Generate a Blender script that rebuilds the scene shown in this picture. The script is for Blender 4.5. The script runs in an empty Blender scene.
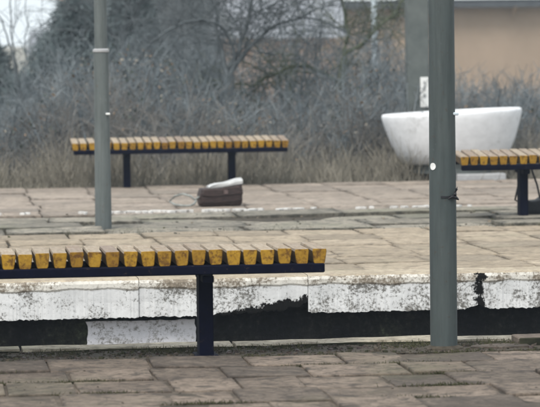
import bpy, math, random
import numpy as np
from mathutils import Matrix, Vector

random.seed(11)
rng = np.random.default_rng(11)
S = bpy.context.scene
COL = S.collection
R = math.radians

# ------------------------------------------------------------------ camera
# world axes: +X along the platforms, +Y across the tracks, platform paving at z = 0
YAW, PITCH, ROLL = R(7.0), math.atan(169.5 / 3000.0), R(0.65)
fw = Vector((math.sin(YAW) * math.cos(PITCH), math.cos(YAW) * math.cos(PITCH), -math.sin(PITCH)))
r0 = Vector((math.cos(YAW), -math.sin(YAW), 0))
u0 = r0.cross(fw)
rt = r0 * math.cos(ROLL) - u0 * math.sin(ROLL)
up = u0 * math.cos(ROLL) + r0 * math.sin(ROLL)
cam_d = bpy.data.cameras.new("camera")
cam = bpy.data.objects.new("camera", cam_d)
COL.objects.link(cam)
m = Matrix.Identity(4)
for i in range(3):
    m[i][0], m[i][1], m[i][2] = rt[i], up[i], -fw[i]
m.translation = (0, 0, 1.25)
cam.matrix_world = m
cam_d.sensor_width = 36
cam_d.lens = 36 * 3000 / 540
cam_d.clip_start = 0.1
cam_d.clip_end = 3000
cam_d.dof.use_dof = True
cam_d.dof.focus_distance = 13.5
cam_d.dof.aperture_fstop = 7.5
S.camera = cam

# ------------------------------------------------------------------ light
SUN_AZ, SUN_EL = R(215), R(54)           # behind the camera, high, veiled by cloud
W = bpy.data.worlds.new("World")
S.world = W
W.use_nodes = True
nt = W.node_tree
bg = nt.nodes["Background"]
sky = nt.nodes.new("ShaderNodeTexSky")
sky.sky_type = 'NISHITA'
sky.sun_disc = False
sky.sun_elevation = SUN_EL
sky.sun_rotation = SUN_AZ
sky.air_density = 1.0
sky.dust_density = 4.0
hs = nt.nodes.new("ShaderNodeHueSaturation")
hs.inputs["Saturation"].default_value = 0.30
nt.links.new(sky.outputs[0], hs.inputs["Color"])
# an even layer of cloud in front of most of the blue
cl = nt.nodes.new("ShaderNodeMix"); cl.data_type = 'RGBA'
cl.inputs[0].default_value = 0.85
cl.inputs[7].default_value = (3.45, 3.75, 3.90, 1)
nt.links.new(hs.outputs[0], cl.inputs[6])
nt.links.new(cl.outputs[2], bg.inputs[0])
bg.inputs[1].default_value = 0.15
sun_d = bpy.data.lights.new("sun", 'SUN')
sun_d.energy = 1.4
sun_d.angle = R(22)
sun_d.color = (1.0, 0.96, 0.9)
sun = bpy.data.objects.new("sun", sun_d)
COL.objects.link(sun)
sd = Vector((math.sin(SUN_AZ) * math.cos(SUN_EL), math.cos(SUN_AZ) * math.cos(SUN_EL), math.sin(SUN_EL)))
sun.rotation_euler = (-sd).to_track_quat('-Z', 'Y').to_euler()
sun.location = sd * 60
S.view_settings.view_transform = 'Standard'
S.view_settings.look = 'None'
S.view_settings.gamma = 1
S.view_settings.use_curve_mapping = False
S.view_settings.exposure = 1.12
S.cycles.use_denoising = True
S.cycles.max_bounces = 6
S.cycles.volume_bounces = 0

# ------------------------------------------------------------------ helpers
def mesh(name, V, F, mats=(), MI=None, smooth=False):
    """F: list of faces, or an (n,4) numpy array of quads"""
    me = bpy.data.meshes.new(name)
    V = np.asarray(V, dtype=np.float32)
    if isinstance(F, np.ndarray):
        n = len(F)
        me.vertices.add(len(V)); me.vertices.foreach_set("co", V.ravel())
        me.loops.add(n * 4); me.loops.foreach_set("vertex_index", F.astype(np.int32).ravel())
        me.polygons.add(n)
        me.polygons.foreach_set("loop_start", np.arange(0, n * 4, 4, dtype=np.int32))
        me.update(calc_edges=True)
    else:
        me.from_pydata([tuple(v) for v in V.tolist()], [], F)
    for mt in mats:
        me.materials.append(mt)
    if MI is not None:
        me.polygons.foreach_set("material_index", np.asarray(MI, dtype=np.int32))
    if smooth:
        me.polygons.foreach_set("use_smooth", np.ones(len(me.polygons), dtype=bool))
    me.validate()
    me.update()
    return me

def link(name, me, parent=None, loc=None, rot=None, scale=None):
    o = bpy.data.objects.new(name, me)
    COL.objects.link(o)
    if parent: o.parent = parent
    if loc is not None: o.location = loc
    if rot is not None: o.rotation_euler = rot
    if scale is not None: o.scale = scale
    return o

def tag(o, label, cat, group=None):
    o["label"] = label; o["category"] = cat
    if group: o["group"] = group
    return o

def thing(name, label, cat, loc=(0, 0, 0), rz=0, group=None):
    o = link(name, None, loc=loc, rot=(0, 0, rz))
    return tag(o, label, cat, group)

class MB:
    def __init__(s): s.v, s.f, s.m = [], [], []
    def add(s, V, F, mi=0):
        b = len(s.v)
        s.v += [tuple(p) for p in V]
        s.f += [tuple(b + i for i in f) for f in F]
        s.m += [mi] * len(F)
    def box(s, x0, x1, y0, y1, z0, z1, mi=0, bev=0.0):
        if bev <= 0:
            V = [(x, y, z) for z in (z0, z1) for x, y in ((x0, y0), (x1, y0), (x1, y1), (x0, y1))]
            s.add(V, [(3, 2, 1, 0), (4, 5, 6, 7), (0, 1, 5, 4), (1, 2, 6, 5), (2, 3, 7, 6), (3, 0, 4, 7)], mi)
            return
        b = bev
        rings = []
        def ring(i, z):
            a0, a1, c0, c1 = x0 + i, x1 - i, y0 + i, y1 - i
            k = b * 0.6
            return [(a0 + k, c0, z), (a1 - k, c0, z), (a1, c0 + k, z), (a1, c1 - k, z),
                    (a1 - k, c1, z), (a0 + k, c1, z), (a0, c1 - k, z), (a0, c0 + k, z)]
        V = ring(b, z0) + ring(0, z0 + b) + ring(0, z1 - b) + ring(b, z1)
        F = [tuple(range(7, -1, -1)), tuple(range(24, 32))]
        for q in range(3):
            for i in range(8):
                j = (i + 1) % 8
                F.append((q * 8 + i, q * 8 + j, q * 8 + 8 + j, q * 8 + 8 + i))
        s.add(V, F, mi)
    def lathe(s, prof, n=24, mi=0, cx=0, cy=0, cap=True):
        V = [(cx + r * math.cos(2 * math.pi * k / n), cy + r * math.sin(2 * math.pi * k / n), z) for r, z in prof for k in range(n)]
        F = []
        for i in range(len(prof) - 1):
            for k in range(n):
                j = (k + 1) % n
                F.append((i * n + k, i * n + j, (i + 1) * n + j, (i + 1) * n + k))
        s.add(V, F, mi)
        if cap:      # own vertices, so that the side stays smoothly shaded
            s.add(V[:n], [tuple(range(n - 1, -1, -1))], mi)
            s.add(V[-n:], [tuple(range(n))], mi)
    def tube(s, pts, rad, k=6, mi=0):
        P = np.asarray(pts, float)[None]
        rr = np.full((1, len(pts)), rad, float) if np.isscalar(rad) else np.asarray(rad, float)[None]
        V, F = tubes(P, rr, k)
        F = [tuple(f) for f in F.tolist()]
        V = V.tolist()
        s.add(V, F, mi)
        s.add(V[:k], [tuple(range(k - 1, -1, -1))], mi)
        s.add(V[-k:], [tuple(range(k))], mi)
    def mesh(s, name, mats, smooth=False):
        return mesh(name, s.v, s.f, mats, s.m, smooth)

def tubes(P, Rr, k=3):
    """P (N,m,3) polylines, Rr (N,m) radii -> verts, quads"""
    N, M, _ = P.shape
    T = np.gradient(P, axis=1) if M > 1 else P
    T /= np.linalg.norm(T, axis=2, keepdims=True) + 1e-9
    ref = np.where(np.abs(T[..., 2:3]) > 0.9, np.array([1.0, 0, 0]), np.array([0, 0, 1.0]))
    A = np.cross(T, ref); A /= np.linalg.norm(A, axis=2, keepdims=True) + 1e-9
    B = np.cross(T, A)
    ang = np.arange(k) * 2 * math.pi / k
    V = P[:, :, None, :] + Rr[:, :, None, None] * (A[:, :, None, :] * np.cos(ang)[:, None] + B[:, :, None, :] * np.sin(ang)[:, None])
    idx = np.arange(N * M * k).reshape(N, M, k)
    a = idx[:, :-1]; b = idx[:, 1:]
    F = np.stack([a, np.roll(a, -1, axis=2), np.roll(b, -1, axis=2), b], axis=-1).reshape(-1, 4)
    return V.reshape(-1, 3), F

def join(parts):
    Vs, Fs, n = [], [], 0
    for V, F in parts:
        Vs.append(V); Fs.append(F + n); n += len(V)
    return np.concatenate(Vs), np.concatenate(Fs)

# ------------------------------------------------------------------ materials
def ramp(nt, fac, stops):
    r = nt.nodes.new("ShaderNodeValToRGB")
    el = r.color_ramp.elements
    while len(el) < len(stops): el.new(0.5)
    for e, (p, c) in zip(el, stops):
        e.position = p
        e.color = (*c, 1) if len(c) == 3 else c
    nt.links.new(fac, r.inputs[0])
    return r.outputs[0]

def noise(nt, vec, scale, detail=5, rough=0.6, dist=0.0):
    n = nt.nodes.new("ShaderNodeTexNoise")
    n.inputs["Scale"].default_value = scale
    n.inputs["Detail"].default_value = detail
    n.inputs["Roughness"].default_value = rough
    n.inputs["Distortion"].default_value = dist
    nt.links.new(vec, n.inputs["Vector"])
    return n.outputs["Fac"]

def mapping(nt, vec, sc):
    mp = nt.nodes.new("ShaderNodeMapping")
    mp.inputs["Scale"].default_value = sc
    nt.links.new(vec, mp.inputs["Vector"])
    return mp.outputs[0]

def mix(nt, fac, a, b, mode='MIX'):
    n = nt.nodes.new("ShaderNodeMix")
    n.data_type = 'RGBA'; n.blend_type = mode
    for sock, val in ((n.inputs[0], fac), (n.inputs[6], a), (n.inputs[7], b)):
        if isinstance(val, bpy.types.NodeSocket): nt.links.new(val, sock)
        elif isinstance(val, (int, float)): sock.default_value = val
        else: sock.default_value = (*val, 1)
    return n.outputs[2]

def newmat(name, rough=0.85, metal=0.0):
    mt = bpy.data.materials.new(name)
    mt.use_nodes = True
    nt = mt.node_tree
    b = nt.nodes["Principled BSDF"]
    b.inputs["Roughness"].default_value = rough
    b.inputs["Metallic"].default_value = metal
    try: b.inputs["Specular IOR Level"].default_value = 0.3
    except KeyError: pass
    g = nt.nodes.new("ShaderNodeNewGeometry")
    return mt, nt, b, g.outputs["Position"]

def bump(nt, b, h, strength=0.4, dist=0.01):
    bp = nt.nodes.new("ShaderNodeBump")
    bp.inputs["Strength"].default_value = strength
    bp.inputs["Distance"].default_value = dist
    nt.links.new(h, bp.inputs["Height"])
    nt.links.new(bp.outputs[0], b.inputs["Normal"])

def obj_random(nt):
    return nt.nodes.new("ShaderNodeObjectInfo").outputs["Random"]

def math_(nt, op, a, b=None):
    n = nt.nodes.new("ShaderNodeMath"); n.operation = op
    for k, v in enumerate((a, b)):
        if v is None: continue
        if isinstance(v, bpy.types.NodeSocket): nt.links.new(v, n.inputs[k])
        else: n.inputs[k].default_value = v
    return n.outputs[0]

def mat_paving(name, ca, cb, stain, moss, moss_amt=0.62, vary=0.35, edge=0.8, speck=0.9):
    mt, nt, b, p = newmat(name, 0.9)
    n1 = noise(nt, p, 3.1, 6, 0.65)
    n2 = noise(nt, p, 30, 6, 0.8)
    n3 = noise(nt, p, 1.3, 5, 0.6)
    n4 = noise(nt, p, 11, 6, 0.75, 0.5)
    c = ramp(nt, n1, [(0.30, ca), (0.68, cb)])
    rnd = ramp(nt, obj_random(nt), [(0, (1 - vary,) * 3), (0.5, (1.0, 0.98, 0.95)), (1, (1 + vary * 0.6, 1 + vary * 0.55, 1 + vary * 0.5))])
    c = mix(nt, 1.0, c, rnd, 'MULTIPLY')
    sp = ramp(nt, n2, [(0.34, (0.45,) * 3), (0.5, (0.95,) * 3), (0.68, (1.35,) * 3)])
    c = mix(nt, speck, c, sp, 'MULTIPLY')
    st = ramp(nt, n4, [(0.50, (0, 0, 0)), (0.60, (0.85,) * 3)])
    c = mix(nt, st, c, stain)
    pale = ramp(nt, n4, [(0.30, (0.55,) * 3), (0.42, (0, 0, 0))])
    c = mix(nt, pale, c, tuple(min(.8, x * 1.35) for x in cb))
    ms = ramp(nt, n3, [(moss_amt - 0.06, (0, 0, 0)), (moss_amt + 0.1, (0.8,) * 3)])
    c = mix(nt, mix(nt, 1.0, ms, n2, 'MULTIPLY'), c, moss)
    # dirt caught along the joints, ragged
    tc = nt.nodes.new("ShaderNodeTexCoord")
    sx = nt.nodes.new("ShaderNodeSeparateXYZ"); nt.links.new(tc.outputs["Object"], sx.inputs[0])
    d = math_(nt, 'MAXIMUM', math_(nt, 'ABSOLUTE', sx.outputs[0]), math_(nt, 'ABSOLUTE', sx.outputs[1]))
    d = math_(nt, 'ADD', d, math_(nt, 'MULTIPLY', math_(nt, 'SUBTRACT', n4, 0.5), 0.28))
    if edge:
        c = mix(nt, ramp(nt, d, [(0.42, (0, 0, 0)), (0.53, (edge,) * 3)]), c, tuple(x * .5 for x in stain))
    nt.links.new(c, b.inputs["Base Color"])
    bump(nt, b, mix(nt, 0.5, n2, n4), 0.9, 0.012)
    return mt

def mat_simple(name, stops, scale=8, rough=0.8, metal=0.0, detail=5, bumpd=0.0, vec=(1, 1, 1), vary=0.0):
    mt, nt, b, p = newmat(name, rough, metal)
    v = mapping(nt, p, vec) if vec != (1, 1, 1) else p
    n = noise(nt, v, scale, detail, 0.65)
    c = ramp(nt, n, stops)
    if vary:
        rnd = ramp(nt, obj_random(nt), [(0, (1 - vary,) * 3), (1, (1 + vary,) * 3)])
        c = mix(nt, 1.0, c, rnd, 'MULTIPLY')
    nt.links.new(c, b.inputs["Base Color"])
    if bumpd: bump(nt, b, n, 0.5, bumpd)
    return mt

M_near = mat_paving("near_paving", (0.108, 0.084, 0.067), (0.195, 0.156, 0.125), (0.045, 0.036, 0.029), (0.085, 0.085, 0.045), 0.60, .42, .35, 1.0)
M_farA = mat_paving("far_paving_beige", (0.255, 0.21, 0.155), (0.365, 0.305, 0.23), (0.165, 0.134, 0.10), (0.22, 0.21, 0.14), 0.64, 0.22, .45, .6)
M_farB = mat_paving("far_paving_strip", (0.18, 0.165, 0.138), (0.30, 0.272, 0.225), (0.09, 0.086, 0.072), (0.15, 0.155, 0.10), 0.56, 0.35, .9)
M_farC = mat_paving("far_paving_pink", (0.225, 0.188, 0.156), (0.325, 0.275, 0.23), (0.15, 0.126, 0.105), (0.20, 0.185, 0.14), 0.64, 0.22, .4, .6)
M_soil = mat_simple("joint_soil", [(0.3, (0.022, 0.018, 0.013)), (0.7, (0.075, 0.062, 0.045))], 20, 1.0, bumpd=0.01)
M_joint = mat_simple("joint_dirt", [(0.35, (0.03, 0.025, 0.018)), (0.5, (0.075, 0.06, 0.046)), (0.68, (0.13, 0.10, 0.078))], 6, 1.0, detail=8, bumpd=0.01)
M_kerb = mat_paving("edge_kerb", (0.27, 0.24, 0.19), (0.42, 0.38, 0.31), (0.14, 0.115, 0.09), (0.11, 0.11, 0.055), 0.55, 0.2, 0)
M_mossface = mat_simple("mossy_joint_face", [(0.35, (0.008, 0.009, 0.005)), (0.55, (0.03, 0.03, 0.016)), (0.75, (0.10, 0.09, 0.065))], 9, 1.0, detail=8, bumpd=0.01)
M_ballast = mat_simple("ballast", [(0.3, (0.06, 0.05, 0.045)), (0.7, (0.16, 0.14, 0.12))], 30, 1.0, bumpd=0.03)
M_ground = mat_simple("ground", [(0.3, (0.13, 0.125, 0.105)), (0.55, (0.22, 0.205, 0.17)), (0.75, (0.28, 0.26, 0.21))], 1.5, 1.0, detail=9, bumpd=0.05)

# wall below the coping: stained, greenish in places, recess shade put into its colour
def mat_wall():
    mt, nt, b, p = newmat("stained_shaded_wall", 0.85)
    n1 = noise(nt, mapping(nt, p, (1, 1, 0.6)), 4, 6, 0.7)
    n2 = noise(nt, p, 32, 4, 0.7)
    c = ramp(nt, n1, [(0.38, (0.003, 0.003, 0.004)), (0.55, (0.010, 0.010, 0.008)), (0.70, (0.034, 0.038, 0.022))])
    c = mix(nt, 1.0, c, ramp(nt, n2, [(0.38, (0.35,) * 3), (0.55, (1.0,) * 3), (0.72, (3.2,) * 3)]), 'MULTIPLY')
    nt.links.new(c, b.inputs["Base Color"])
    bump(nt, b, n2, 0.8, 0.015)
    return mt
M_wall = mat_wall()

# whitewash on the coping, worn to grey concrete in specks and blotches
def mat_whitewash(name, white, worn, lo, hi, soot=False):
    mt, nt, b, p = newmat(name, 0.8)
    n1 = noise(nt, mapping(nt, p, (0.8, 1, 1.4)), 9, 7, 0.75, 0.4)
    n2 = noise(nt, p, 70, 4, 0.75)
    n3 = noise(nt, p, 2.2, 4, 0.6)
    f = mix(nt, 0.58, n1, n2)
    f = mix(nt, 0.42, f, n3)
    msk = ramp(nt, f, [(lo, (1, 1, 1)), (hi, (0, 0, 0))])
    base = ramp(nt, n1, [(0.3, tuple(x * 0.82 for x in white)), (0.6, white)])
    wornc = ramp(nt, n2, [(0.3, tuple(x * 0.45 for x in worn)), (0.7, worn)])
    c = mix(nt, msk, base, wornc)
    if soot:      # paint lost to black concrete: beside one joint along the lower edge, and round the next joint
        sx = nt.nodes.new("ShaderNodeSeparateXYZ"); nt.links.new(p, sx.inputs[0])
        X, Z = sx.outputs[0], sx.outputs[2]
        n5 = noise(nt, p, 26, 5, 0.7)
        nz = math_(nt, 'MULTIPLY', math_(nt, 'SUBTRACT', n5, 0.5), 0.16)
        line = math_(nt, 'ADD', math_(nt, 'MULTIPLY', math_(nt, 'SUBTRACT', X, 1.56), 0.17), -0.197)
        e1 = math_(nt, 'SUBTRACT', math_(nt, 'ADD', Z, nz), line)                       # < 0 is black
        e1 = math_(nt, 'ADD', e1, math_(nt, 'MULTIPLY', math_(nt, 'GREATER_THAN', X, 2.077), 1.0))
        e2 = math_(nt, 'SUBTRACT', math_(nt, 'ABSOLUTE', math_(nt, 'SUBTRACT', X, 2.985)), 0.022)
        e2 = math_(nt, 'ADD', e2, math_(nt, 'MULTIPLY', nz, 0.9))
        e = math_(nt, 'MINIMUM', e1, e2)
        sm = ramp(nt, math_(nt, 'ADD', math_(nt, 'MULTIPLY', e, 10.0), 0.5), [(0.47, (1, 1, 1)), (0.54, (0, 0, 0))])
        c = mix(nt, sm, c, (0.006, 0.0055, 0.005))
    nt.links.new(c, b.inputs["Base Color"])
    b.inputs["Specular IOR Level"].default_value = 0.1
    bump(nt, b, f, 0.6, 0.008)
    return mt
M_wash = mat_whitewash("whitewashed_face", (0.66, 0.66, 0.655), (0.25, 0.24, 0.22), 0.455, 0.505, True)
M_washlip = mat_whitewash("weathered_nosing", (0.66, 0.63, 0.57), (0.32, 0.27, 0.21), 0.46, 0.53, True)
M_washpatch = mat_whitewash("white_paint_patch", (0.74, 0.73, 0.76), (0.38, 0.36, 0.33), 0.42, 0.49)
M_coptop = mat_paving("coping_top", (0.30, 0.255, 0.19), (0.42, 0.36, 0.275), (0.26, 0.21, 0.16), (0.24, 0.22, 0.14), 0.66, 0.12, 0, .6)
M_spall = mat_simple("broken_concrete", [(0.3, (0.004, 0.004, 0.004)), (0.7, (0.018, 0.017, 0.015))], 25, 0.95, bumpd=0.01)

# bench: bleached top, yellow painted ends with rusty stains
def mat_slat(name, ca, cb, stain, lo=0.5, hi=0.68, scale=22, vary=0.22, rough=0.75):
    mt, nt, b, p = newmat(name, rough)
    oi = obj_random(nt)
    n = noise(nt, p, scale, 5, 0.7)
    n2 = noise(nt, mapping(nt, p, (3, 0.4, 3)), 30, 3, 0.6)
    c = ramp(nt, n2, [(0.3, ca), (0.7, cb)])
    c = mix(nt, 1.0, c, ramp(nt, oi, [(0, (1 - vary, 1 - vary * 1.2, 1 - vary)), (0.55, (1, 1, 1)), (1, (1 + vary * .7,) * 3)]), 'MULTIPLY')
    c = mix(nt, ramp(nt, n, [(lo, (0, 0, 0)), (hi, (0.85,) * 3)]), c, stain)
    nt.links.new(c, b.inputs["Base Color"])
    bump(nt, b, n2, 0.4, 0.003)
    return mt
M_slat_top = mat_slat("bleached_slat_top", (0.21, 0.165, 0.12), (0.33, 0.275, 0.21), (0.22, 0.14, 0.07), 0.52, 0.7)
M_slat_end = mat_slat("yellow_slat_paint", (0.235, 0.125, 0.009), (0.34, 0.195, 0.018), (0.075, 0.028, 0.006), 0.49, 0.63, 42, .26)
M_slat_side_shaded = mat_slat("shaded_slat_side", (0.06, 0.036, 0.014), (0.10, 0.06, 0.02), (0.02, 0.013, 0.008))  # sides coloured darker to paint in the shade of the gaps
M_navy = mat_simple("navy_bench_paint", [(0.3, (0.0012, 0.0016, 0.007)), (0.7, (0.003, 0.004, 0.015))], 14, 0.7)
def chip(mt, col, lo, hi):
    nt = mt.node_tree; b = nt.nodes["Principled BSDF"]
    src = b.inputs["Base Color"].links[0].from_socket
    g_ = [n for n in nt.nodes if n.type == 'NEW_GEOMETRY'][0]
    c = mix(nt, ramp(nt, noise(nt, g_.outputs["Position"], 40, 6, .75), [(lo, (0, 0, 0)), (hi, (.8,) * 3)]), src, col)
    nt.links.new(c, b.inputs["Base Color"])
chip(M_navy, (0.06, 0.045, 0.035), .62, .68)
M_navy.node_tree.nodes["Principled BSDF"].inputs["Specular IOR Level"].default_value = 0.06
M_navy_top = M_navy

def mat_post(name, ca, cb, spot):
    mt, nt, b, p = newmat(name, 0.6)
    n1 = noise(nt, mapping(nt, p, (1, 1, 0.35)), 9, 6, 0.7)
    n2 = noise(nt, p, 34, 6, 0.75)
    n3 = noise(nt, mapping(nt, p, (1, 1, 0.06)), 48, 4, 0.7)
    c = ramp(nt, n1, [(0.3, ca), (0.7, cb)])
    c = mix(nt, 0.55, c, ramp(nt, n3, [(0.32, (0.6,) * 3), (0.5, (1,) * 3), (0.7, (1.3,) * 3)]), 'MULTIPLY')
    c = mix(nt, ramp(nt, n2, [(0.60, (0, 0, 0)), (0.66, (0.75,) * 3)]), c, spot)
    c = mix(nt, ramp(nt, n2, [(0.30, (0.5,) * 3), (0.36, (0, 0, 0))]), c, tuple(x * 1.8 for x in cb))
    nt.links.new(c, b.inputs["Base Color"])
    bump(nt, b, n2, 0.35, 0.004)
    return mt
M_post = mat_post("grey_green_post_paint", (0.044, 0.056, 0.056), (0.062, 0.074, 0.073), (0.055, 0.042, 0.032))
M_post2 = mat_post("pale_grey_post_paint", (0.085, 0.098, 0.097), (0.115, 0.128, 0.125), (0.085, 0.07, 0.055))
M_black = mat_simple("black_rubber", [(0.3, (0.008, 0.008, 0.010)), (0.7, (0.02, 0.02, 0.024))], 30, 0.6)
M_white = mat_simple("white_sticker", [(0.3, (0.62, 0.62, 0.60)), (0.7, (0.78, 0.78, 0.76))], 40, 0.6)
M_planter = mat_whitewash("white_planter_paint", (0.76, 0.77, 0.79), (0.64, 0.64, 0.63), 0.36, 0.46)
M_plgrey = mat_simple("planter_grey_foot", [(0.3, (0.26, 0.26, 0.27)), (0.7, (0.42, 0.42, 0.42))], 10, 0.9, bumpd=0.006)
M_conc = mat_simple("post_concrete", [(0.3, (0.085, 0.097, 0.094)), (0.7, (0.125, 0.138, 0.132))], 7, 0.9, bumpd=0.006)
M_bag = mat_simple("brown_leather", [(0.3, (0.016, 0.010, 0.009)), (0.7, (0.05, 0.03, 0.026))], 26, 0.5, bumpd=0.006, vec=(1, 1, 3))
M_paler_leather = mat_simple("paler_leather", [(0.3, (0.07, 0.05, 0.048)), (0.7, (0.14, 0.10, 0.095))], 26, 0.6)  # paler leather tone for the right side and the buckle
M_flap = mat_simple("pale_flap", [(0.3, (0.36, 0.36, 0.36)), (0.7, (0.54, 0.54, 0.53))], 14, 0.6)
M_strap = mat_simple("grey_strap", [(0.3, (0.14, 0.15, 0.14)), (0.7, (0.32, 0.33, 0.31))], 30, 0.7)
M_tan = mat_simple("tan_render", [(0.3, (0.27, 0.205, 0.15)), (0.6, (0.33, 0.25, 0.185)), (0.8, (0.36, 0.235, 0.16))], 0.7, 0.95, detail=7)
M_fascia = mat_simple("grey_fascia", [(0.3, (0.05, 0.055, 0.06)), (0.7, (0.08, 0.085, 0.09))], 4, 0.8)
M_paleroof = mat_simple("pale_sheet_roof", [(0.3, (0.50, 0.53, 0.55)), (0.7, (0.62, 0.65, 0.66))], 3, 0.7)
M_pipe = mat_simple("pale_pipe", [(0.3, (0.42, 0.48, 0.52)), (0.7, (0.56, 0.62, 0.66))], 6, 0.6)
M_slate = mat_simple("slate_roof", [(0.3, (0.17, 0.18, 0.20)), (0.7, (0.25, 0.26, 0.28))], 5, 0.85)

def mat_brick():
    mt, nt, b, p = newmat("orange_brick", 0.9)
    bt = nt.nodes.new("ShaderNodeTexBrick")
    v = nt.nodes.new("ShaderNodeMapping")
    v.inputs["Rotation"].default_value = (R(90), 0, 0)
    nt.links.new(p, v.inputs["Vector"])
    nt.links.new(v.outputs[0], bt.inputs["Vector"])
    bt.inputs["Scale"].default_value = 1.0
    bt.inputs["Brick Width"].default_value = 0.26
    bt.inputs["Row Height"].default_value = 0.08
    bt.inputs["Mortar Size"].default_value = 0.010
    bt.inputs["Color1"].default_value = (0.36, 0.21, 0.15, 1)
    bt.inputs["Color2"].default_value = (0.42, 0.28, 0.21, 1)
    bt.inputs["Mortar"].default_value = (0.45, 0.38, 0.32, 1)
    nt.links.new(bt.outputs[0], b.inputs["Base Color"])
    return mt
M_brick = mat_brick()
M_glass = mat_simple("dark_window", [(0.3, (0.03, 0.035, 0.04)), (0.7, (0.06, 0.07, 0.08))], 3, 0.15)
M_frame = mat_simple("window_frame_paint", [(0.3, (0.55, 0.55, 0.53)), (0.7, (0.65, 0.65, 0.62))], 3, 0.6)

M_twig = mat_simple("thicket_twig", [(0.3, (0.055, 0.068, 0.077)), (0.48, (0.125, 0.146, 0.158)), (0.66, (0.27, 0.295, 0.305))], 3.4, 0.9, detail=6)  # paled and blued: part of the distance haze is in this colour
M_twig2 = mat_simple("russet_twig", [(0.3, (0.085, 0.085, 0.084)), (0.7, (0.25, 0.235, 0.215))], 1.5, 0.9)
M_bark = mat_simple("grey_bark", [(0.3, (0.055, 0.065, 0.070)), (0.7, (0.13, 0.145, 0.152))], 9, 0.95, bumpd=0.01)
M_moss_bark = mat_simple("mossy_bark", [(0.3, (0.055, 0.065, 0.045)), (0.7, (0.12, 0.135, 0.09))], 9, 0.95, bumpd=0.01)
M_straw = mat_simple("dry_grass", [(0.3, (0.12, 0.11, 0.09)), (0.5, (0.24, 0.22, 0.178)), (0.7, (0.42, 0.385, 0.32))], 5, 0.9)
M_leaf = mat_simple("evergreen_needles", [(0.3, (0.07, 0.092, 0.096)), (0.7, (0.15, 0.182, 0.186))], 3, 0.85)  # needle green lightened towards blue, with some haze painted in
M_weed = mat_simple("joint_weed", [(0.3, (0.022, 0.025, 0.010)), (0.7, (0.075, 0.072, 0.032))], 20, 0.9)
M_far = mat_simple("far_wood", [(0.3, (0.07, 0.075, 0.075)), (0.7, (0.13, 0.135, 0.13))], 0.4, 0.95)

# ------------------------------------------------------------------ setting: ground, tracks, platforms
mb = MB()
n, L = 24, 900.0
xs = [-L + 2 * L * i / n for i in range(n + 1)]
V = [(x, y, -1.6) for y in xs for x in xs]
F = [(j * (n + 1) + i, j * (n + 1) + i + 1, (j + 1) * (n + 1) + i + 1, (j + 1) * (n + 1) + i) for j in range(n) for i in range(n)]
g = link("ground", mesh("ground", V, F, [M_ground])); g["kind"] = "structure"

# bank behind the far platform, falling gently away
nx, ny = 60, 50
V, F = [], []
for j in range(ny + 1):
    t = j / ny
    y = 24.88 + 40 * t ** 1.5
    for i in range(nx + 1):
        x = -30 + 70 * i / nx
        z = -0.05 - 1.7 * max(0, (y - 27) / 37) + (0.05 * math.sin(x * 1.7 + y) + 0.04 * math.sin(x * .6 - y * 1.9)) * min(1, (y - 24.88) * 1.2)
        V.append((x, y, z))
F = [(j * (nx + 1) + i, j * (nx + 1) + i + 1, (j + 1) * (nx + 1) + i + 1, (j + 1) * (nx + 1) + i) for j in range(ny) for i in range(nx)]
g = link("bank", mesh("bank", V, F, [M_ground], smooth=True)); g["kind"] = "structure"

mb = MB(); mb.box(-30, 40, 11.9, 15.6, -1.3, -0.92)
g = link("track_bed", mb.mesh("track_bed", [M_ballast])); g["kind"] = "structure"

# unit slabs: slightly irregular, chamfered, some with a broken corner
def slab_mesh(i, mat, chip):
    r = random.Random(900 + i)
    pts = []
    cs = [(-.5, -.5), (.5, -.5), (.5, .5), (-.5, .5)]
    for k, (x, y) in enumerate(cs):
        x += r.uniform(-.012, .012); y += r.uniform(-.012, .012)
        if k in chip:
            a, b = r.uniform(.05, .16), r.uniform(.05, .16)
            px, py = cs[k - 1]; qx, qy = cs[(k + 1) % 4]
            pts.append((x + (px - x) * a, y + (py - y) * a)); pts.append((x + (qx - x) * b, y + (qy - y) * b))
        else: pts.append((x, y))
    n = len(pts)
    tz = [r.uniform(-.003, .003) for _ in pts]
    V = [(x, y, -.07) for x, y in pts] + [(x, y, -.004 + t) for (x, y), t in zip(pts, tz)] + [(x * .982, y * .982, t) for (x, y), t in zip(pts, tz)]
    F = [tuple(2 * n + k for k in range(n))]
    for q in range(2):
        for k in range(n):
            j = (k + 1) % n
            F.append((q * n + k, q * n + j, (q + 1) * n + j, (q + 1) * n + k))
    return mesh("paving_slab", V, F, [mat])
CHIPS = [(), (), (0,), (2,), (), (1, 3), (3,), ()]
def slab_set(mat, base): return [slab_mesh(base + i, mat, c) for i, c in enumerate(CHIPS)]
SL_near, SL_A, SL_B, SL_C = slab_set(M_near, 0), slab_set(M_farA, 20), slab_set(M_farB, 40), slab_set(M_farC, 60)

def lay(parent, meshes, x0, x1, y, d, w, gap, dz, tilt, seed, jitter=0.0, skip=()):
    r = random.Random(seed)
    x = x0; k = 0
    while x < x1:
        ww = w * (1 + r.uniform(-jitter, jitter))
        mid = x + ww / 2
        if not any(a < mid < b for a, b in skip):
            link("paving_slab", r.choice(meshes), parent, (mid, y, r.uniform(-dz, dz)),
                 (R(r.uniform(-tilt, tilt)), R(r.uniform(-tilt, tilt)), R(r.uniform(-.7, .7)) + (math.pi if r.random() < .5 else 0)),
                 (ww - gap * r.uniform(.6, 1.5), d - gap * r.uniform(.6, 1.5), 1))
        x += ww; k += 1

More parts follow.
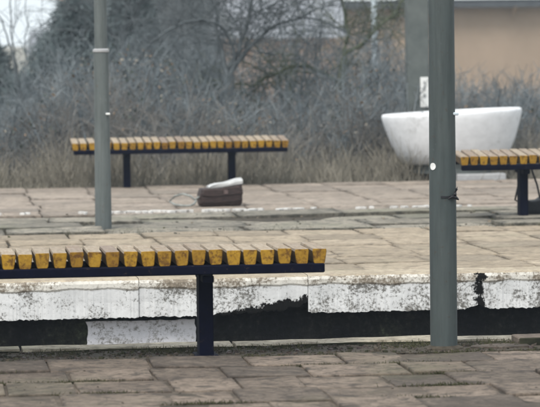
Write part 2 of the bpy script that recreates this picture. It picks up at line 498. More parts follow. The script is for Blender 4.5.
# --- near platform
mb = MB(); mb.box(-30, 40, -6, 12.0, -1.4, -0.006)
PN = link("platform_near", mb.mesh("platform_near", [M_joint])); PN["kind"] = "structure"
mb = MB(); mb.box(-30, 40, 11.53, 11.88, -.05, -.001)
link("dirt_strip", mb.mesh("dirt_strip", [M_soil]), PN)
vrows = [11.52 - .355 * k for k in range(9)]
for k, v in enumerate(vrows):
    lay(PN, SL_near, -.9 + (.17 if k % 2 else 0) + random.uniform(-.05, .05), 4.2, v - .178, .355, .305, .010, .0065, 1.0, 100 + k, .30)
# edge kerb stones, pale, with a dirty joint behind them
x = -1.2
r = random.Random(5)
k = 0
while x < 4.6:
    w = r.uniform(.75, 1.0)
    mb = MB()
    nseg = 7
    V, F = [], []
    prof = [(11.865, -.10), (11.865, .006), (11.875, .012), (12.022, .012), (12.03, -.012), (12.03, -.22)]
    for i in range(nseg + 1):
        for (vv, zz) in prof:
            jit = r.uniform(-.006, .006) if zz > -.05 else 0
            V.append((x + .006 + (w - .012) * i / nseg, vv + (r.uniform(-.008, .008) if zz > -.09 else 0), zz + jit * .6))
    m_ = len(prof)
    for i in range(nseg):
        for q in range(m_ - 1):
            F.append((i * m_ + q, (i + 1) * m_ + q, (i + 1) * m_ + q + 1, i * m_ + q + 1))
    F.append(tuple(range(m_))); F.append(tuple(nseg * m_ + q for q in range(m_ - 1, -1, -1)))
    o = link("edge_kerb", mesh("edge_kerb", V, F, [M_kerb, M_mossface], [1 if (q % (m_ - 1)) == 0 else 0 for q in range(nseg * (m_ - 1))] + [0, 0]), PN, (0, 0, r.uniform(-.004, .006)))
    x += w; k += 1

# lifted piece of kerb with a mossy broken face, and a pale flat fragment beside it
mb = MB(); mb.box(2.43, 3.05, 11.69, 11.85, -.05, .012, bev=.004)
mb.m = [1 if abs(sum(mb.v[i][1] for i in f) / len(f) - 11.69) < .012 else 0 for f in mb.f]
o = link("kerb_fragment", mb.mesh("kerb_fragment", [M_near, M_mossface]), PN, (0, 0, 0), (0, R(-.4), R(.0)))
def flat_piece(pts, z0, z1, mat):
    n = len(pts)
    V = [(a, b, z0) for a, b in pts] + [(a, b, z1) for a, b in pts]
    return link("kerb_fragment", mesh("kerb_fragment", V, [tuple(range(n, 2 * n))] + [(i, (i + 1) % n, n + (i + 1) % n, n + i) for i in range(n)], [mat]), PN)
flat_piece([(2.22, 11.63), (2.34, 11.60), (2.455, 11.615), (2.46, 11.70), (2.38, 11.735), (2.24, 11.70)], -.03, .006, M_near)
flat_piece([(1.62, 11.60), (1.78, 11.585), (1.86, 11.62), (1.80, 11.70), (1.66, 11.69)], -.03, .000, M_near)

# --- far platform: body, coping, paving
mb = MB(); mb.box(-30, 40, 15.47, 24.93, -1.4, -0.014, 0)
mb.m = [1 if i == 2 else 0 for i in range(6)]
PF = link("platform_far", mb.mesh("platform_far", [M_soil, M_wall])); PF["kind"] = "structure"

def coping(u0_, u1_, bottom, seed, dz=0.0):
    r = random.Random(seed)
    nseg = 90
    V, F, MI = [], [], []
    ph = [r.uniform(0, 6) for _ in range(4)]
    for i in range(nseg + 1):
        u = u0_ + .0012 + (u1_ - u0_ - .0024) * i / nseg + ((r.uniform(-.003, .003)) if 0 < i < nseg else 0)
        zb = bottom(u) + .0015 * math.sin(u * 47 + ph[0]) + r.uniform(-.0035, .0035)
        w = .004 * math.sin(u * 9 + ph[1]) + .003 * math.sin(u * 31 + ph[2]) + r.uniform(-.0015, .0015)
        e = r.uniform(-.004, .004)
        prof = [(15.62, -.12), (15.62, .0), (15.372, .0 + w * .3), (15.352 + e * .5, -.007 + e * .4), (15.346 + w * .4, -.022),
                (15.347 + w * .4, -.046 + w), (15.353 + w * .3, -.056 + w), (15.356 + w, max(zb + .03, -.12)), (15.357 + w, zb), (15.375, zb - .004), (15.48, zb + .012)]
        V += [(u, a, b + dz) for a, b in prof]
    m_ = len(prof)
    mi = [3, 0, 0, 1, 1, 1, 2, 2, 3, 3]
    for i in range(nseg):
        for q in range(m_ - 1):
            F.append((i * m_ + q, (i + 1) * m_ + q, (i + 1) * m_ + q + 1, i * m_ + q + 1)); MI.append(mi[q])
    F.append(tuple(range(m_))); MI.append(3)
    F.append(tuple(nseg * m_ + q for q in range(m_ - 1, -1, -1))); MI.append(3)
    link("coping_block", mesh("coping_block", V, F, [M_coptop, M_washlip, M_wash, M_spall], MI), PF)

def lerp(x, pts):
    return float(np.interp(x, [p[0] for p in pts], [p[1] for p in pts]))
flat = lambda z: (lambda u: z)
def spall(u):   # broken lower edge of the block beside the straight joint
    z = lerp(u, [(1.2, -.197), (1.56, -.200), (1.74, -.186), (1.80, -.189), (1.86, -.178), (1.93, -.181), (1.99, -.165), (2.04, -.160), (2.07, -.140), (2.1, -.13)])
    return z + (.004 * math.sin(u * 83) + .003 * math.sin(u * 191)) * (1 if u > 1.5 else .2)
coping(-.50, .31, flat(-.200), 1)
coping(.31, 1.20, flat(-.199), 2)
coping(1.20, 2.078, spall, 3)
coping(2.078, 2.975, lambda u: lerp(u, [(2.078, -.185), (2.10, -.197), (2.9, -.196), (2.975, -.175)]), 4, .001)
coping(2.975, 3.86, lambda u: lerp(u, [(2.975, -.170), (3.03, -.194), (3.86, -.196)]), 5)
coping(3.86, 4.75, flat(-.197), 6)
coping(-1.4, -.50, flat(-.197), 7)

# dark stain of soot in the joint right of the near post
def blotch(name, pts, y, mat, parent, th=0.004):
    V = [(a, y, b) for a, b in pts] + [(a, y + th, b) for a, b in pts]
    n = len(pts)
    F = [tuple(range(n)), tuple(range(2 * n - 1, n - 1, -1))] + [(i, n + i, n + (i + 1) % n, (i + 1) % n) for i in range(n)]
    return link(name, mesh(name, V, F, [mat]), parent)

def ragged(x0, x1, z0, z1, n, amp, r):
    P = []
    for i in range(n): P.append((x0 + (x1 - x0) * i / n, z0 + r.uniform(-amp, amp) * .6))
    for i in range(n // 2): P.append((x1 + r.uniform(-amp, amp), z0 + (z1 - z0) * i / (n // 2)))
    for i in range(n): P.append((x1 - (x1 - x0) * i / n, z1 + r.uniform(-amp, amp) * .4))
    for i in range(n // 2): P.append((x0 + r.uniform(-amp, amp), z1 - (z1 - z0) * i / (n // 2)))
    return P
o = blotch("painted_block", ragged(.935, 1.497, -.47, -.225, 22, .008, random.Random(3)), 15.452, M_washpatch, PF, .03)
o["label"] = "white painted rectangle on the dark wall under the coping"

# paving of the far platform
u_ = -1.2
for k in range(7):
    lay(PF, SL_A, -1.2 + random.uniform(-.02, .02), 5.2, 15.63 + .475 * (k + .5), .475, .455, .010, .004, .35, 200 + k, .02)
for k in range(4):
    lay(PF, SL_B, -1.3 + random.uniform(-.3, .3), 6.0, 18.955 + .5 * (k + .5), .5, .85, .022, .016, .9, 300 + k, .3)
for k in range(9):
    lay(PF, SL_C, -1.0 + random.uniform(-.02, .02), 6.6, 20.96 + .437 * (k + .5), .437, .50, .012, .005, .4, 400 + k, .03)

# worn white line painted along the far platform: separate flakes left of it
def flakes(x0, x1, y, w, seed):
    r = random.Random(seed)
    mb = MB(); x = x0
    while x < x1:
        l = r.uniform(.02, .10)
        dens = lerp(x, [(0.4, .9), (0.8, .7), (1.05, .25), (1.6, .7), (2.2, .95), (2.75, .9), (3.0, .25), (3.3, .35), (3.6, .6), (4.2, .1), (6, .3)])
        if r.random() < dens:
            n = 7
            cy = y + r.uniform(-.05, .05)
            pts = [(x + l / 2 + l * .55 * math.cos(2 * math.pi * i / n) * r.uniform(.7, 1.1), cy + w * .5 * math.sin(2 * math.pi * i / n) * r.uniform(.5, 1.2)) for i in range(n)]
            V = [(a, b, .0) for a, b in pts] + [(a, b, .016) for a, b in pts]
            mb.add(V, [tuple(range(n, 2 * n))] + [(i, (i + 1) % n, n + (i + 1) % n, n + i) for i in range(n)])
        x += l * r.uniform(.5, 1.0)
    return mb
M_line = mat_simple("worn_line_paint", [(0.35, (0.36, 0.34, 0.32)), (0.6, (0.66, 0.65, 0.63))], 12, 0.85)
o = link("painted_line", flakes(0.2, 5.5, 21.06, .09, 8).mesh("painted_line", [M_line]), PF)
o["kind"] = "stuff"

# ------------------------------------------------------------------ benches
def bevel_slat():
    # cross-section (x,z), narrower below; runs along y
    sec = [(-.0185, -.058), (.0185, -.058), (.0220, -.052), (.0275, -.009), (.0255, 0), (-.0255, 0), (-.0275, -.009), (-.0220, -.052)]
    n = len(sec)
    D = .18
    V = [(x * .9, -D, z * .97 - .001) for x, z in sec] + [(x, -D + .004, z) for x, z in sec] + [(x, D - .004, z) for x, z in sec] + [(x * .9, D, z * .97 - .001) for x, z in sec]
    F = [tuple(range(n)), tuple(3 * n + i for i in range(n - 1, -1, -1))]
    MI = [1, 1]
    for q in range(3):
        for i in range(n):
            j = (i + 1) % n
            F.append((q * n + i, (q + 1) * n + i, (q + 1) * n + j, q * n + j))
            MI.append((1 if q != 1 else (0 if i in (3, 4, 5) else 2)))
    return mesh("slat", V, F, [M_slat_top, M_slat_end, M_slat_side_shaded], MI)
SLAT = bevel_slat()
def beam_mesh():
    mb = MB(); mb.box(-.885, .885, -.022, .022, -.036, 0, bev=.004)
    return mb.mesh("beam", [M_navy])
BEAM = beam_mesh()
def leg_mesh():
    mb = MB()
    mb.box(-.028, .028, -.05, .05, -.06, .33, bev=.005)
    mb.box(-.022, .022, -.145, .145, .296, .325, bev=.004)      # arm that carries the two beams
    return mb.mesh("leg", [M_navy])
LEG = leg_mesh()
def plate_mesh():
    mb = MB(); mb.box(-.045, .045, -.07, .07, -.004, .008, bev=.002)
    return mb.mesh("foot_plate", [M_navy])
PLATE = plate_mesh()

def bench(label, loc, rz, top, seed, tilt=0.0):
    t = thing("platform_bench", label, "bench", loc, rz, "slatted benches on the platforms")
    r = random.Random(seed)
    for i in range(27):
        x = (i - 13) * .0666 + r.uniform(-.003, .003)
        link("slat", SLAT, t, (x, r.uniform(-.004, .004), top + r.uniform(-.003, .003)), (R(tilt + r.uniform(-.3, .3)), R(r.uniform(-2, 2)), R(r.uniform(-.5, .5))))
    for y in (-.168, .168):
        link("beam", BEAM, t, (0, y, top - .058 + y * math.tan(R(tilt))), (R(tilt), 0, 0))
    for x in (-.437, .437):
        l = link("leg", LEG, t, (x, 0, min(0, top - .425)))
        link("foot_plate", PLATE, l, (0, 0, 0))
    return t
bench("near slatted bench at bottom left, bleached yellow slats on navy frame", (1.166 - .437, 11.62, 0), 0, .423, 1)
bench("slatted bench on far platform running out of the right edge", (4.145 + .437, 19.80, 0), 0, .437, 2, 5.0)
bench("slatted bench against the dry thicket behind the brown satchel", (2.288, 24.78, -.045), 0, .432, 3, 5.0)

# ------------------------------------------------------------------ posts
t = thing("steel_post", "grey green steel post at right on the near platform edge", "post", (2.12, 11.664, 0), 0)
mb = MB(); mb.lathe([(.0535, -.05), (.0535, .5), (.0515, 1.0), (.051, 1.6), (.049, 3.2), (.048, 5.0)], 28)
sh = link("shaft", mb.mesh("shaft", [M_post], True), t)
sh.data.polygons.foreach_set("use_smooth", [len(p.vertices) == 4 for p in sh.data.polygons])
mb = MB(); mb.lathe([(.054, 5.0), (.054, 5.03), (.02, 5.06)], 20)
link("cap", mb.mesh("cap", [M_post]), t)
# wraps a small patch round the front of the shaft
def wrap(name, mat, a0, a1, z0, z1, rad, parent, off=.0015, n=8, ell=False):
    V, F = [], []
    if ell:
        ac, zc = (a0 + a1) / 2, (z0 + z1) / 2
        V = [(math.cos(ac) * (rad + off), math.sin(ac) * (rad + off), zc)]
        k = 14
        for i in range(k):
            a = ac + (a1 - a0) / 2 * math.cos(2 * math.pi * i / k); z = zc + (z1 - z0) / 2 * math.sin(2 * math.pi * i / k)
            V.append((math.cos(a) * (rad + off), math.sin(a) * (rad + off), z))
        for i in range(k):
            a = ac + (a1 - a0) / 2 * math.cos(2 * math.pi * i / k); z = zc + (z1 - z0) / 2 * math.sin(2 * math.pi * i / k)
            V.append((math.cos(a) * (rad - .004), math.sin(a) * (rad - .004), z))
        F = [(0, 1 + i, 1 + (i + 1) % k) for i in range(k)] + [(1 + i, 1 + k + i, 1 + k + (i + 1) % k, 1 + (i + 1) % k) for i in range(k)]
    else:
        r = random.Random(hash((z0, a0)) & 999)
        for i in range(n + 1):
            a = a0 + (a1 - a0) * i / n
            j0, j1 = r.uniform(-.003, .003), r.uniform(-.003, .003)
            for rr, z in ((rad - .004, z0), (rad + off, z0 + j0), (rad + off, z1 + j1), (rad - .004, z1)):
                V.append((math.cos(a) * rr, math.sin(a) * rr, z))
        for i in range(n):
            for q in range(3):
                F.append((i * 4 + q, (i + 1) * 4 + q, (i + 1) * 4 + q + 1, i * 4 + q + 1))
        F += [(3, 2, 1, 0), (n * 4, n * 4 + 1, n * 4 + 2, n * 4 + 3)]
    return link(name, mesh(name, V, F, [mat]), parent)
FRONT = R(-90 - 10)
o = wrap("sticker", M_white, FRONT - R(62), FRONT - R(30), .708, .736, .0532, t, ell=True); o["label"] = "small white round sticker"
wrap("cable_tie", M_black, FRONT - R(8), FRONT + R(75), .598, .607, .0534, t, .003)
mb = MB()
mb.tube([(.030, -.046, .600), (.040, -.052, .612), (.046, -.050, .632), (.050, -.046, .640)], [.006, .008, .006, .002], 6)
mb.tube([(.012, -.052, .594), (.028, -.055, .603), (.045, -.048, .597), (.056, -.040, .590)], [.003, .006, .007, .003], 6)
link("tie_stub", mb.mesh("tie_stub", [M_black]), t)
mb = MB(); mb.box(.038, .060, -.038, -.018, .922, .934, bev=.003)
link("clip", mb.mesh("clip", [M_pipe]), t)
mb = MB(); mb.lathe([(.085, -.012), (.078, .004), (.055, .012)], 18)
link("base_collar", mb.mesh("base_collar", [M_soil]), t)

t = thing("steel_post", "pale grey stepped post at left on the far platform", "post", (1.306, 19.60, 0), 0)
mb = MB(); mb.lathe([(.0545, -.05), (.0535, .2), (.051, .6), (.049, 1.145)], 24)
o = link("lower_shaft", mb.mesh("lower_shaft", [M_post2], True), t)
mb = MB(); mb.lathe([(.0415, 1.15), (.041, 2.5), (.040, 5.0)], 24)
o2 = link("upper_shaft", mb.mesh("upper_shaft", [M_post2], True), t)
for q in (o, o2): q.data.polygons.foreach_set("use_smooth", [len(p.vertices) == 4 for p in q.data.polygons])
mb = MB(); mb.lathe([(.049, 1.143), (.054, 1.147), (.054, 1.160), (.041, 1.168)], 24)
link("collar", mb.mesh("collar", [M_plgrey]), t)
mb = MB(); mb.box(.022, .050, -.056, -.036, .735, .748, bev=.003)
link("clip", mb.mesh("clip", [M_white]), t)
mb = MB(); mb.lathe([(.044, 5.0), (.044, 5.03), (.02, 5.06)], 16)
link("cap", mb.mesh("cap", [M_post2]), t)

t = thing("concrete_post", "square grey concrete post behind the white planter, out of the top of frame", "post", (4.535, 26.16, -.05))
mb = MB(); mb.box(-.094, .094, -.08, .08, -.3, 4.5, bev=.012)
link("shaft", mb.mesh("shaft", [M_conc]), t)
mb = MB(); mb.box(.012, .086, -.092, -.0815, .64, .905, bev=.003)
pl = link("number_plate", mb.mesh("number_plate", [M_white]), t); pl["label"] = "narrow white plate with faint grey marks"
mb = MB()
for zz, hh in ((.84, .03), (.785, .045), (.72, .03)):
    mb = MB(); mb.box(.040, .058, -.0935, -.0925, zz, zz + hh); link("marking", mb.mesh("marking", [M_plgrey]), pl)

t = thing("steel_pole", "thin pale blue pole rising from the thicket left of the concrete post", "pole", (5.40, 34.0, -.3))
mb = MB(); mb.lathe([(.035, -.2), (.035, 2.4), (.030, 5.0)], 12)
link("shaft", mb.mesh("shaft", [M_pipe], True), t)
mb = MB(); mb.lathe([(.040, 5.0), (.040, 5.02), (.01, 5.04)], 12)
link("cap", mb.mesh("cap", [M_pipe]), t)

# ------------------------------------------------------------------ planter
t = thing("concrete_planter", "large white painted concrete bowl planter on grey foot", "planter", (4.715, 25.35, 0))
mb = MB()
prof = [(.40, .135), (.445, .155), (.49, .22), (.535, .32), (.572, .43), (.592, .50), (.602, .545), (.600, .565), (.588, .574), (.560, .575), (.545, .568), (.535, .545), (.52, .48), (.0, .46)]
mb.lathe(prof, 56, cap=False)
b = link("bowl", mb.mesh("bowl", [M_planter], True), t, rot=(R(-1.0), R(-2.4), 0))
mb = MB(); mb.lathe([(.385, .05), (.38, .10), (.39, .15)], 40)
link("foot", mb.mesh("foot", [M_conc], False), t)
mb = MB(); mb.box(-.06, .36, -.43, .30, -.03, .05, bev=.008)
link("plinth", mb.mesh("plinth", [M_plgrey]), t)
mb = MB(); mb.lathe([(.53, .485), (.35, .50), (.0, .51)], 30, cap=False)
link("soil", mb.mesh("soil", [M_soil], True), t, rot=(R(-1.0), R(-2.4), 0))

# ------------------------------------------------------------------ satchel with loose strap
t = thing("satchel", "dark brown box shaped satchel with pale flap on far platform", "bag", (2.302, 21.78, .004), R(3))
def soft_box(w, d, h, seed, lean=0.0, sag=.012):
    r = random.Random(seed)
    nu, nv = 12, 7
    V, F = [], []
    ring = []
    for i in range(nu): ring.append((-1 + 2 * i / nu, -1))
    for i in range(nv): ring.append((1, -1 + 2 * i / nv))
    for i in range(nu): ring.append((1 - 2 * i / nu, 1))
    for i in range(nv): ring.append((-1, 1 - 2 * i / nv))
    nr = len(ring)
    LV = (0, .05, .16, .3, .45, .6, .75, .9, .97, 1.0)
    for q, zz in enumerate(LV):
        sc = 1.0 if 0 < q < len(LV) - 1 else .93
        for k, (a, b) in enumerate(ring):
            bul = 1 + .05 * math.sin(math.pi * zz) + .022 * math.sin(k * 1.3 + q * 2) + r.uniform(-.012, .012)
            ca = math.copysign(abs(a) ** 1.0, a); 
            cut = .03 if abs(a) == 1 and abs(b) == 1 else 0
            z = h * zz * (1 + .10 * a * zz) - sag * (1 - a * a) * zz
            V.append((w / 2 * ca * sc * bul * (1 - cut) + lean * zz, d / 2 * b * sc * bul * (1 - cut), z + r.uniform(-.002, .002)))
    for q in range(len(LV) - 1):
        for k in range(nr):
            j = (k + 1) % nr
            F.append((q * nr + k, q * nr + j, (q + 1) * nr + j, (q + 1) * nr + k))
    F.append(tuple(range(nr - 1, -1, -1))); F.append(tuple((len(LV) - 1) * nr + k for k in range(nr)))
    return V, F
V, F = soft_box(.30, .16, .142, 4, .008)
link("case", mesh("case", V, F, [M_bag], smooth=True), t)
for zz in (.030, .078):
    mb = MB(); mb.tube([(-.150, -.088, zz + .002), (-.05, -.091, zz - .003), (.05, -.091, zz + .004), (.156, -.088, zz + .014)], .0035, 5)
    link("seam", mb.mesh("seam", [M_bag], True), t)
mb = MB(); mb.box(.02, .05, -.097, -.088, .085, .115, bev=.003); link("buckle", mb.mesh("buckle", [M_paler_leather]), t)
# pale flap laid over the top, tilted up to the right
V, F = [], []
nf = 8
for i in range(nf + 1):
    a = i / nf
    x = -.085 + .245 * a
    z = .132 + .056 * a ** .8 + .004 * math.sin(a * 9)
    for j, (yy, dz) in enumerate(((-.088 + .03 * (1 - a), -.010), (-.07, .004), (.0, .010), (.075, .006))):
        V.append((x, yy, z + dz)); 
for i in range(nf + 1):
    a = i / nf
    x = -.085 + .245 * a
    z = .120 + .050 * a ** .8
    for (yy, dz) in ((-.084 + .03 * (1 - a), -.010), (-.07, .004), (.0, .010), (.075, .006)):
        V.append((x, yy, z + dz))
q = 4 * (nf + 1)
for i in range(nf):
    for j in range(3):
        F.append((i * 4 + j, (i + 1) * 4 + j, (i + 1) * 4 + j + 1, i * 4 + j + 1))
        F.append((q + i * 4 + j + 1, q + (i + 1) * 4 + j + 1, q + (i + 1) * 4 + j, q + i * 4 + j))
    F.append((q + i * 4, q + (i + 1) * 4, (i + 1) * 4, i * 4)); F.append((i * 4 + 3, (i + 1) * 4 + 3, q + (i + 1) * 4 + 3, q + i * 4 + 3))
F.append((0, 1, 2, 3, q + 3, q + 2, q + 1, q)); e = nf * 4
F.append((e + 3, e + 2, e + 1, e, q + e, q + e + 1, q + e + 2, q + e + 3))
o = link("flap", mesh("flap", V, F, [M_flap], smooth=False), t); o["label"] = "pale grey flap tilted up on the right"
mb = MB()
P = [(-.148, -.03, .07), (-.17, -.04, .055), (-.19, -.05, .048), (-.22, -.04, .075), (-.27, .0, .088), (-.32, .06, .070), (-.352, .12, .028), (-.325, .02, .010), (-.28, -.10, .008), (-.235, -.14, .010), (-.20, -.10, .022), (-.182, -.06, .040)]
mb.tube(P, .0085, 6)
link("strap", mb.mesh("strap", [M_strap], True), t)
mb = MB(); mb.box(.150, .162, -.05, .05, .02, .12, bev=.004); link("side_panel", mb.mesh("side_panel", [M_paler_leather]), t)  # right side panel of the case, in a paler leather tone

# dark bag slumped behind the leg of the right bench
t = thing("shoulder_bag", "black shoulder bag slumped by the navy leg at the right edge", "bag", (4.265, 20.03, .004))
V, F = soft_box(.17, .16, .12, 9, .0, .03)
link("pouch", mesh("pouch", V, F, [M_black], smooth=True), t)
mb = MB()
mb.tube([(-.05, .0, .10), (-.09, -.01, .08), (-.125, .0, .10), (-.10, .01, .20), (-.055, .02, .29), (-.02, .03, .345)], .007, 6)
mb.tube([(.05, .0, .10), (.03, .01, .2), (.0, .02, .29), (-.01, .03, .345)], .007, 6)
link("strap", mb.mesh("strap", [M_black], True), t)

# ------------------------------------------------------------------ buildings behind
t = thing("tan_building", "long low tan rendered building with grey eaves at upper right", "building", (0, 0, -1.6))
BX0, BX1, BY = 11.0, 30.0, 80.0
mb = MB(); mb.box(BX0, BX1, BY, BY + 9, 0, 3.50)
link("wall", mb.mesh("wall", [M_tan]), t)
mb = MB(); mb.box(BX0 - .4, BX1 + .4, BY - .45, BY - .33, 3.52, 3.70)
rf = None
mr = MB()
mr.add([(BX0 - .4, BY - .5, 3.72), (BX1 + .4, BY - .5, 3.72), (BX1 + .4, BY + 4.5, 4.9), (BX0 - .4, BY + 4.5, 4.9), (BX1 + .4, BY + 9.5, 3.72), (BX0 - .4, BY + 9.5, 3.72)],
       [(0, 1, 2, 3), (3, 2, 4, 5), (0, 3, 5), (1, 4, 2), (0, 5, 4, 1)])
rf = link("roof", mr.mesh("roof", [M_paleroof]), t)
link("fascia", mb.mesh("fascia", [M_fascia]), rf)
for x_, zb_ in ((16.5, 3.22), (12.7, .1)):
    mb = MB(); mb.tube([(x_, BY - .40, 3.62), (x_, BY - .38, 3.50), (x_, BY - .1, 3.35), (x_, BY - .1, zb_)], .05, 8)
    link("downpipe", mb.mesh("downpipe", [M_tan]), t)
for x_ in (21.0, 25.5):
    mb = MB(); mb.box(x_, x_ + 1.2, BY - .04, BY - .005, 1.2, 2.6); w_ = link("window", mb.mesh("window", [M_frame]), t)
    mb = MB(); mb.box(x_ + .08, x_ + 1.12, BY - .05, BY - .042, 1.28, 2.52); link("pane", mb.mesh("pane", [M_glass]), w_)

def house(label, x0, x1, y, wall_h, ridge, mat, depth=7.0, wins=(), chim=None):
    t = thing("brick_house", label, "house", (0, 0, -1.6))
    mb = MB(); mb.box(x0, x1, y, y + depth, 0, wall_h)
    link("wall", mb.mesh("wall", [mat]), t)
    mr = MB()
    a, b_ = x0 - .3, x1 + .3
    mr.add([(a, y - .4, wall_h + .003), (b_, y - .4, wall_h + .003), (b_, y + depth / 2, ridge), (a, y + depth / 2, ridge), (b_, y + depth + .4, wall_h + .003), (a, y + depth + .4, wall_h + .003)],
           [(0, 1, 2, 3), (3, 2, 4, 5), (0, 3, 5), (1, 4, 2), (0, 5, 4, 1)])
    rf = link("roof", mr.mesh("roof", [M_slate]), t)
    if chim:
        mb = MB(); cx, cw, ch = chim
        mb.box(cx - cw / 2, cx + cw / 2, y + depth * .3, y + depth * .3 + .5, wall_h, ch); mb.box(cx - cw / 2 - .04, cx + cw / 2 + .04, y + depth * .3 - .04, y + depth * .3 + .54, ch + .002, ch + .1)
        link("chimney", mb.mesh("chimney", [mat]), rf)
    for (wx, wz) in wins:
        mb = MB(); mb.box(wx, wx + .8, y - .04, y - .005, wz, wz + 1.0); w_ = link("window", mb.mesh("window", [M_frame]), t)
        mb = MB(); mb.box(wx + .07, wx + .73, y - .05, y - .042, wz + .07, wz + .93); link("pane", mb.mesh("pane", [M_glass]), w_)
    return t
house("orange brick house glimpsed through the twigs in the middle", 8.05, 10.2, 70, 2.75, 4.4, M_brick, 5.0)
house("brick house at left with pinkish chimney above the evergreen", 4.1, 6.2, 85, 2.3, 3.0, M_brick, 6.0, (), (4.82, .36, 5.6))

# ------------------------------------------------------------------ vegetation
def u_to_px(x, y):     # bearing along the thicket, metres at 29 m out
    return x / y * 29.0

TOP = [(-2, .35), (.6, .35), (.9, .38), (1.2, .50), (1.5, .85), (1.9, 1.15), (2.5, 1.1), (2.9, .75), (3.4, .5), (4.1, .5), (4.4, .9), (4.9, .9), (5.1, .65), (5.3, .55), (6.4, .52), (9, .6)]

def grow(P0, D0, Ln, m, wob, droop=0.0):
    """random-walk polylines from P0 along D0 (N,3) with length Ln (N,)"""
    N = len(P0)
    P = np.zeros((N, m, 3)); P[:, 0] = P0
    D = D0 / (np.linalg.norm(D0, axis=1, keepdims=True) + 1e-9)
    for i in range(1, m):
        D = D + rng.normal(0, wob, (N, 3)); D[:, 2] -= droop
        D /= np.linalg.norm(D, axis=1, keepdims=True) + 1e-9
        P[:, i] = P[:, i - 1] + D * (Ln / (m - 1))[:, None]
    return P

def sprout(P, per, tlo, thi, lo, hi, up, m, wob, droop=0.0):
    """side shoots from polylines P (N,m0,3)"""
    N, m0, _ = P.shape
    t = rng.uniform(tlo, thi, (N, per)) * (m0 - 1)
    i = np.minimum(t.astype(int), m0 - 2); f = (t - i)[..., None]
    n_ = np.arange(N)[:, None]
    a, b = P[n_, i], P[n_, i + 1]
    base = (a * (1 - f) + b * f).reshape(-1, 3)
    d = (b - a).reshape(-1, 3); d /= np.linalg.norm(d, axis=1, keepdims=True) + 1e-9
    side = rng.normal(0, 1, d.shape); side[:, 2] *= .6
    D = d * .55 + side * .75; D[:, 2] += up
    Ln = rng.uniform(lo, hi, len(base))
    return grow(base, D, Ln, m, wob, droop)

def taper(P, r0, r1):
    N, M, _ = P.shape
    a = np.linspace(0, 1, M)[None]
    r0 = np.broadcast_to(np.asarray(r0, float).reshape(-1, 1), (N, 1)); r1 = np.broadcast_to(np.asarray(r1, float).reshape(-1, 1), (N, 1))
    return r0 * (1 - a) + r1 * a

def thicket(name, n, y0, y1, x0, x1, hmul, mat, rtw, label, per=8, tw=5):
    y = rng.uniform(y0, y1, n); x = rng.uniform(x0, x1, n) * y / 29
    hh = np.interp(x / y * 29, [p[0] for p in TOP], [p[1] for p in TOP]) * rng.uniform(.55, 1.08, n) * hmul
    P0 = np.stack([x, y, np.full(n, -.15) - np.maximum(0, (y - 27) / 37 * 1.7)], 1)
    D = np.stack([rng.normal(0, .16, n), rng.normal(0, .16, n), np.ones(n)], 1)
    st = grow(P0, D, hh - P0[:, 2], 7, .07)
    br = sprout(st, per, .12, .98, .18, .55, .55, 4, .13)
    twg = sprout(br, tw, .15, 1.0, .08, .26, .25, 3, .14)
    parts = [tubes(st, taper(st, rng.gamma(2.0, .004, n) + .004, .003), 3),
             tubes(br, taper(br, .0042, .0022), 3), tubes(twg, taper(twg, rtw, rtw * .6), 3)]
    V, F = join(parts)
    o = link(name, mesh(name, V, F, [mat])); o["kind"] = "stuff"
    tag(o, label, "thicket")
    return o
thicket("thicket", 1000, 25.9, 34.5, -.6, 7.6, 1.0, M_twig, .0026, "grey mass of bare twigs and stems behind the far platform", 7, 5)
thicket("underbrush", 420, 25.5, 29.0, -.6, 7.6, .55, M_twig2, .0024, "low russet brush in front of the grey thicket")

# taller loose stems before the houses
TOP0 = TOP
TOP = [(-2, .5), (1.8, .6), (2.4, 1.35), (3.0, 1.45), (4.4, 1.5), (4.9, 1.2), (5.2, .6), (9, .6)]
thicket("tall_brush", 150, 29.0, 34.0, 2.2, 5.1, 1.0, M_twig, .0022, "loose tall stems thinly veiling the brick house", 9, 6)

# dead leaves and seed heads still hanging in the brush
def hanging_leaves(name, n, y0, y1, mats, label, size=(.008, .024)):
    y = rng.uniform(y0, y1, n); x = rng.uniform(-.4, 7.4, n) * y / 29
    top = np.interp(x / y * 29, [p[0] for p in TOP0], [p[1] for p in TOP0])
    cl = np.sin(x * 4.3 + y) * np.sin(x * 1.9 - y * 2.3) + rng.normal(0, .6, n)
    k = cl > .15
    x, y, top = x[k], y[k], top[k]; n = len(x)
    z = -.1 - np.maximum(0, (y - 27) / 37 * 1.7) + (top + .15) * rng.uniform(.05, 1.0, n)
    c = np.stack([x, y, z], 1)
    a = rng.normal(0, 1, (n, 3)); a /= np.linalg.norm(a, axis=1, keepdims=True)
    b = np.cross(a, rng.normal(0, 1, (n, 3))); b /= np.linalg.norm(b, axis=1, keepdims=True)
    s_ = rng.uniform(size[0], size[1], (n, 1))
    w = np.cross(a, b) * s_ * .25
    V = np.stack([c - a * s_, c + b * s_ * .6 + w, c + a * s_, c - b * s_ * .6 + w], 1).reshape(-1, 3)
    F = np.arange(n * 4).reshape(-1, 4)
    o = link(name, mesh(name, V, F, mats, rng.integers(0, len(mats), n))); o["kind"] = "stuff"
    tag(o, label, "leaves")
M_lf1 = mat_simple("dead_leaf_brown", [(0.3, (0.10, 0.07, 0.045)), (0.7, (0.22, 0.16, 0.11))], 4, 0.9)
M_lf2 = mat_simple("dead_leaf_pale", [(0.3, (0.17, 0.155, 0.13)), (0.7, (0.28, 0.26, 0.22))], 4, 0.9)
M_lf3 = mat_simple("dark_leaf", [(0.3, (0.03, 0.04, 0.032)), (0.7, (0.07, 0.085, 0.068))], 4, 0.8)
hanging_leaves("dead_leaves", 26000, 25.6, 33.0, [M_lf1, M_lf2, M_lf3, M_lf3, M_lf1], "specks of dead leaves caught in the thicket")

